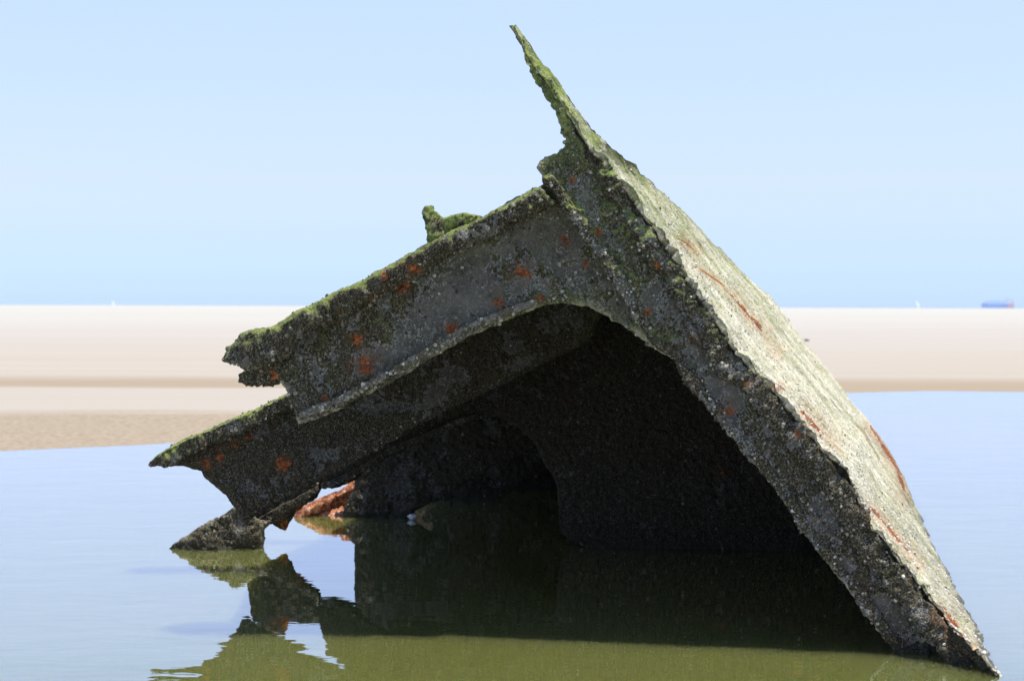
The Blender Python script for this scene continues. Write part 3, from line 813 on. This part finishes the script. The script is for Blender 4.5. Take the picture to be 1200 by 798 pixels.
def sand_mat():
    m, t = material('beach_sand')
    co = t.n('ShaderNodeTexCoord').outputs['Object']
    sep = t.n('ShaderNodeSeparateXYZ', {0: co})
    y = sep.outputs[1]
    st = t.n('ShaderNodeVectorMath', {0: co, 1: (.18, 1.0, 1.0)}, operation='MULTIPLY').outputs[0]
    streak = t.noise(st, 1.6, 4, .6)
    wide = t.noise(st, .22, 4, .6)
    grain = t.noise(co, 26, 6, .75)
    yy = t.math('MULTIPLY_ADD', t.math('SUBTRACT', streak, .5), 1.2, y)
    base = t.ramp(t.sm(t.math('LOGARITHM', y, 10.0), .95, 2.6), [(0, (.40, .335, .25)), (.35, (.43, .385, .32)), (.55, (.455, .425, .36)), (.8, (.465, .445, .375)), (1, (.48, .463, .395))])
    base = t.mix(t.math('MULTIPLY', t.sm(wide, .35, .7), .35), base, (.39, .35, .295))
    # smooth damp flat between the spit and the beach, darker tide line behind it
    flat = t.math('MULTIPLY', t.sm(yy, 11.6, 12.1), t.math('SUBTRACT', 1.0, t.sm(yy, 15.2, 15.7)))
    base = t.mix(t.math('MULTIPLY', flat, .85), base, (.40, .355, .285))
    line = t.math('MULTIPLY', t.sm(yy, 15.2, 15.7), t.math('SUBTRACT', 1.0, t.sm(yy, 16.6, 18.2)))
    base = t.mix(t.math('MULTIPLY', line, .95), base, (.32, .25, .165))
    spit = t.math('SUBTRACT', 1.0, t.sm(yy, 11.5, 12.1))
    sp = t.ramp(grain, [(.3, (.20, .145, .085)), (.5, (.315, .25, .165)), (.7, (.42, .35, .255))])
    base = t.mix(t.math('MULTIPLY', spit, .9), base, sp)
    bump = t.n('ShaderNodeBump', {'Strength': .5, 'Distance': .012, 'Height': t.math('MULTIPLY', grain, t.math('SUBTRACT', 1.0, flat))})
    ln = t.noise(t.n('ShaderNodeVectorMath', {0: co, 1: (.05, 1.0, 1.0)}, operation='MULTIPLY').outputs[0], .9, 5, .65)
    base = t.mix(t.math('MULTIPLY', t.sm(ln, .5, .7), .18), base, (.33, .285, .22))
    base = t.mix(t.math('MULTIPLY', t.math('MULTIPLY', t.sm(ln, .48, .3), .2), t.sm(yy, 17, 20)), base, (.52, .49, .44))
    b = t.n('ShaderNodeBsdfPrincipled', {'Base Color': base, 'Roughness': .9, 'Normal': bump.outputs[0], 'Specular IOR Level': .15})
    t.n('ShaderNodeOutputMaterial', {'Surface': b.outputs[0]})
    return m


tag(to_obj('sand', np.c_[XX.ravel(), YY.ravel(), zz], quads, sand_mat()), kind='structure')


# ------------------------------------------------------------------ water
def water_mat(name, body, ior, d1, d2, cloud=False):
    m, t = material(name)
    co = t.n('ShaderNodeTexCoord').outputs['Object']
    st = t.n('ShaderNodeVectorMath', {0: co, 1: (.55, 1.0, 1.0)}, operation='MULTIPLY').outputs[0]
    n1 = t.noise(st, 3.2, 2, .5, .6)
    n2 = t.noise(st, 17.0, 2, .5)
    b1 = t.n('ShaderNodeBump', {'Strength': 1.0, 'Distance': d1, 'Height': n1})
    b2 = t.n('ShaderNodeBump', {'Strength': 1.0, 'Distance': d2, 'Height': n2, 'Normal': b1.outputs[0]})
    pat = t.noise(co, .7, 3, .5)
    c = t.mix(pat, tuple(x * .88 for x in body), tuple(x * 1.1 for x in body))
    dif = t.n('ShaderNodeBsdfPrincipled', {'Base Color': c, 'Subsurface Weight': 1.0 if cloud else 0.0, 'Subsurface Radius': (.22, .22, .12), 'Subsurface Scale': 2.6, 'Specular IOR Level': 0.0, 'Roughness': 1.0})
    glo = t.n('ShaderNodeBsdfGlossy', {'Color': (1, 1, 1, 1), 'Roughness': .015, 'Normal': b2.outputs[0]})
    fr = t.n('ShaderNodeMath', {0: t.n('ShaderNodeFresnel', {'IOR': ior, 'Normal': b2.outputs[0]}).outputs[0], 1: .43}, operation='POWER')
    mx = t.n('ShaderNodeMixShader', {0: fr.outputs[0], 1: dif.outputs[0], 2: glo.outputs[0]})
    t.n('ShaderNodeOutputMaterial', {'Surface': mx.outputs[0]})
    return m


def sheet(name, x0, x1, y0, y1, z, mat):
    V = np.array([(x0, y0, z), (x1, y0, z), (x1, y1, z), (x0, y1, z)], float)
    return tag(to_obj(name, V, np.array([[0, 1, 2, 3]]), mat, smooth=False), kind='structure')


sheet('water', -60, 60, -6, 40, 0.0, water_mat('pool_water', (.118, .127, .032), 1.33, .0016, .00032, True))
sheet('sea', -6200, 6200, 250, 7000, -.1, water_mat('sea_water', (.10, .22, .34), 1.33, .002, .0005))


# ------------------------------------------------------------------ boats on the horizon
def mesh_prism(name, prof, y0, y1, mat, parent):
    """profile in x,z, extruded in y"""
    n = len(prof)
    ox, oy = parent.location[0], parent.location[1]
    V = [(x + ox, y0 + oy, z) for x, z in prof] + [(x + ox, y1 + oy, z) for x, z in prof]
    F = [list(range(n)), list(range(2 * n - 1, n - 1, -1))] + [[i, i + n, (i + 1) % n + n, (i + 1) % n] for i in range(n)]
    return to_obj(name, np.array(V, float), F, mat, parent, smooth=False)


def hull_mesh(name, L, W, H, mat, parent, z0=-.5, bow=.25):
    ox, oy = parent.location[0], parent.location[1]
    V, F = [], []
    st = np.linspace(-.5, .5, 13)
    for s in st:
        w = W / 2 * (1 - max(0, (s - (.5 - bow)) / bow) ** 2) * (1 - .3 * max(0, (-s - .35) / .15))
        for zz_, k in ((z0, .55), (H * .4, .9), (H * (1 + .25 * max(0, s) ** 2), 1.0)):
            V += [(ox + s * L * (1 + .04 * zz_ / H), oy - w * k, zz_), (ox + s * L * (1 + .04 * zz_ / H), oy + w * k, zz_)]
    for i in range(len(st) - 1):
        a, b = i * 6, (i + 1) * 6
        F += [[a, b, b + 2, a + 2], [a + 2, b + 2, b + 4, a + 4], [a + 1, a + 3, b + 3, b + 1], [a + 3, a + 5, b + 5, b + 3], [a + 4, b + 4, b + 5, a + 5]]
    F += [[0, 2, 4, 5, 3, 1], [len(V) - 6, len(V) - 5, len(V) - 3, len(V) - 1, len(V) - 2, len(V) - 4]]
    return to_obj(name, np.array(V, float), F, mat, parent, smooth=False)


SAIL = paint('sail_cloth', (.8, .79, .77), .7)
GEL = paint('white_hull', (.78, .78, .77), .4)
MAST = paint('grey_spar', (.4, .4, .41), .4)
SHIPBLUE = paint('ship_blue', (.46, .60, .86), .6)  # ship paints kept extra pale, some distance haze put into their colour
SHIPLIGHT = paint('ship_light_blue', (.58, .70, .90), .6)
SHIPRED = paint('ship_red', (.72, .40, .44), .6)


def sailboat(px, Y, h, label):
    c = at(px, CY, Y)
    r = empty('sailboat', (c[0], c[1], -.1))
    tag(r, label, 'sailboat', 'boats on the horizon')
    s = h / 11.0
    hull_mesh('hull', 7.5 * s, 2.4 * s, 1.1 * s, GEL, r, z0=-.4)
    mesh_prism('mast', [(.55 * s, 1.0 * s), (.75 * s, 1.0 * s), (.72 * s, 11 * s), (.58 * s, 11 * s)], -.08, .08, MAST, r)
    mesh_prism('mainsail', [(.5 * s, 1.8 * s), (.5 * s, 10.7 * s), (.0 * s, 8.4 * s), (-1.2 * s, 5 * s), (-2.6 * s, 1.8 * s)], -.05 * s, .25 * s, SAIL, r)
    r.rotation_euler = (math.radians(-20), 0, math.radians(50))
    mesh_prism('jib', [(.9 * s, 1.4 * s), (.85 * s, 9.6 * s), (2.2 * s, 4.8 * s), (3.4 * s, 1.3 * s)], -.2 * s, .05 * s, SAIL, r)
    return r


sailboat(1076, 2000, 10.5, 'white sailboat on the horizon to the right of the wreck')
sailboat(133, 2600, 7.5, 'tiny white sailboat on the horizon above the left sand flat')
c = at(1169, CY, 5000)
ship = empty('cargo_ship', (c[0], c[1], -.1))
tag(ship, 'pale blue cargo ship with white bridge and red stern far out on the horizon', 'ship')
hull_mesh('hull', 148, 24, 13, SHIPBLUE, ship, z0=-2)
ship.rotation_euler = (0, 0, math.pi)
ship.scale = (.625, .625, .625)
mesh_prism('container_stack', [(-32, 13), (-32, 25), (-8, 25), (-8, 29), (30, 29), (30, 24), (58, 24), (58, 13)], -10, 10, SHIPLIGHT, ship)
mesh_prism('superstructure', [(-66, 13), (-66, 36), (-58, 38), (-42, 38), (-40, 13)], -10, 10, GEL, ship)
mesh_prism('funnel', [(-72, 13), (-72, 30), (-67, 30), (-67, 13)], -3, 3, SHIPRED, ship)
mesh_prism('stern_panel', [(-72, 0), (-72, 12), (-44, 12), (-44, 0)], -12.4, 12.4, SHIPRED, ship)

# sea air: things on the horizon fade to pale blue
hm = bpy.data.materials.new('sea_air'); hm.use_nodes = True
ht = NT(hm.node_tree)
hv = ht.n('ShaderNodeVolumePrincipled', {'Color': (.96, .98, 1.0, 1), 'Density': 3.5e-5, 'Anisotropy': .2})
ht.n('ShaderNodeOutputMaterial', {'Volume': hv.outputs[0]})
hx, hy0, hy1, hz0, hz1 = 6600, -80, 7300, -2.2, 30
HV = np.array([(x, y, z) for z in (hz0, hz1) for x, y in ((-hx, hy0), (hx, hy0), (hx, hy1), (-hx, hy1))], float)
tag(to_obj('haze', HV, np.array([[3, 2, 1, 0], [4, 5, 6, 7], [0, 1, 5, 4], [1, 2, 6, 5], [2, 3, 7, 6], [3, 0, 4, 7]]), hm, smooth=False), kind='stuff')

# dark stone on the far sand
d = ray(945, 399); Y = (HCAM - .09) / -d[2]; q = EYE + d * Y
st = blob('stone', q, .045, STONE, 9, squash=(1.2, .9, .6))
tag(st, 'small dark stone lying on the pale sand just right of the hull plate', 'stone')

# ------------------------------------------------------------------ light
SUN = np.array([.22, -.10, .89]); SUN /= np.linalg.norm(SUN)
elev = math.asin(SUN[2]); az = math.atan2(SUN[0], SUN[1])
world = bpy.data.worlds.new('World')
scene.world = world
world.use_nodes = True
t = NT(world.node_tree)
sky = t.n('ShaderNodeTexSky', sky_type='NISHITA')
sky.sun_disc = False
sky.sun_elevation = elev
sky.sun_rotation = az
sky.altitude = 0; sky.air_density = 1.0; sky.dust_density = 0.0; sky.ozone_density = 3.0
# pale washed blue of a hazy seaside sky: the air near the horizon is bluer and less glaring than the model's
up_z = t.n('ShaderNodeSeparateXYZ', {0: t.n('ShaderNodeTexCoord').outputs['Generated']}).outputs[2]
air = t.ramp(t.math('MULTIPLY', up_z, 5.0), [(0, (.285, .43, .80)), (.0725, (.32, .43, .79)), (.19, (.415, .46, .76)), (.365, (.59, .535, .745)), (.54, (.715, .62, .74)), (.9, (.97, .79, .82)), (1, (.97, .80, .82))])
skyc = t.mix(1.0, sky.outputs[0], air, 'MULTIPLY')
bg = t.n('ShaderNodeBackground', {'Color': skyc, 'Strength': .15})
t.n('ShaderNodeOutputWorld', {'Surface': bg.outputs[0]})
ld = bpy.data.lights.new('sun', 'SUN')
ld.energy = 3.5; ld.angle = math.radians(.5); ld.color = (1.0, .965, .90)
lo = bpy.data.objects.new('sun', ld)
lo.rotation_euler = Vector((-SUN[0], -SUN[1], -SUN[2])).to_track_quat('-Z', 'Y').to_euler()
lo.location = (3, -1, 8)
COL.objects.link(lo)

# ------------------------------------------------------------------ camera object
cd = bpy.data.cameras.new('camera')
cam = bpy.data.objects.new('camera', cd)
cd.sensor_width = 36.0
cd.lens = FPX / 1200 * 36
cd.shift_y = -(399 - CY) / 1200
cd.clip_start = .05; cd.clip_end = 40000
cd.dof.use_dof = True
cd.dof.focus_distance = 4.6
cd.dof.aperture_fstop = 6.5
M = Matrix(((RV[0], UV[0], 0, EYE[0]), (RV[1], UV[1], -1, EYE[1]), (RV[2], UV[2], 0, EYE[2]), (0, 0, 0, 1)))
cam.matrix_world = M
COL.objects.link(cam)
scene.camera = cam

scene.view_settings.view_transform = 'Standard'
scene.view_settings.look = 'None'
scene.view_settings.exposure = 0.75
scene.view_settings.gamma = 1.0
scene.view_settings.use_curve_mapping = False
scene.render.engine = 'CYCLES'
scene.cycles.max_bounces = 8
scene.cycles.use_denoising = True
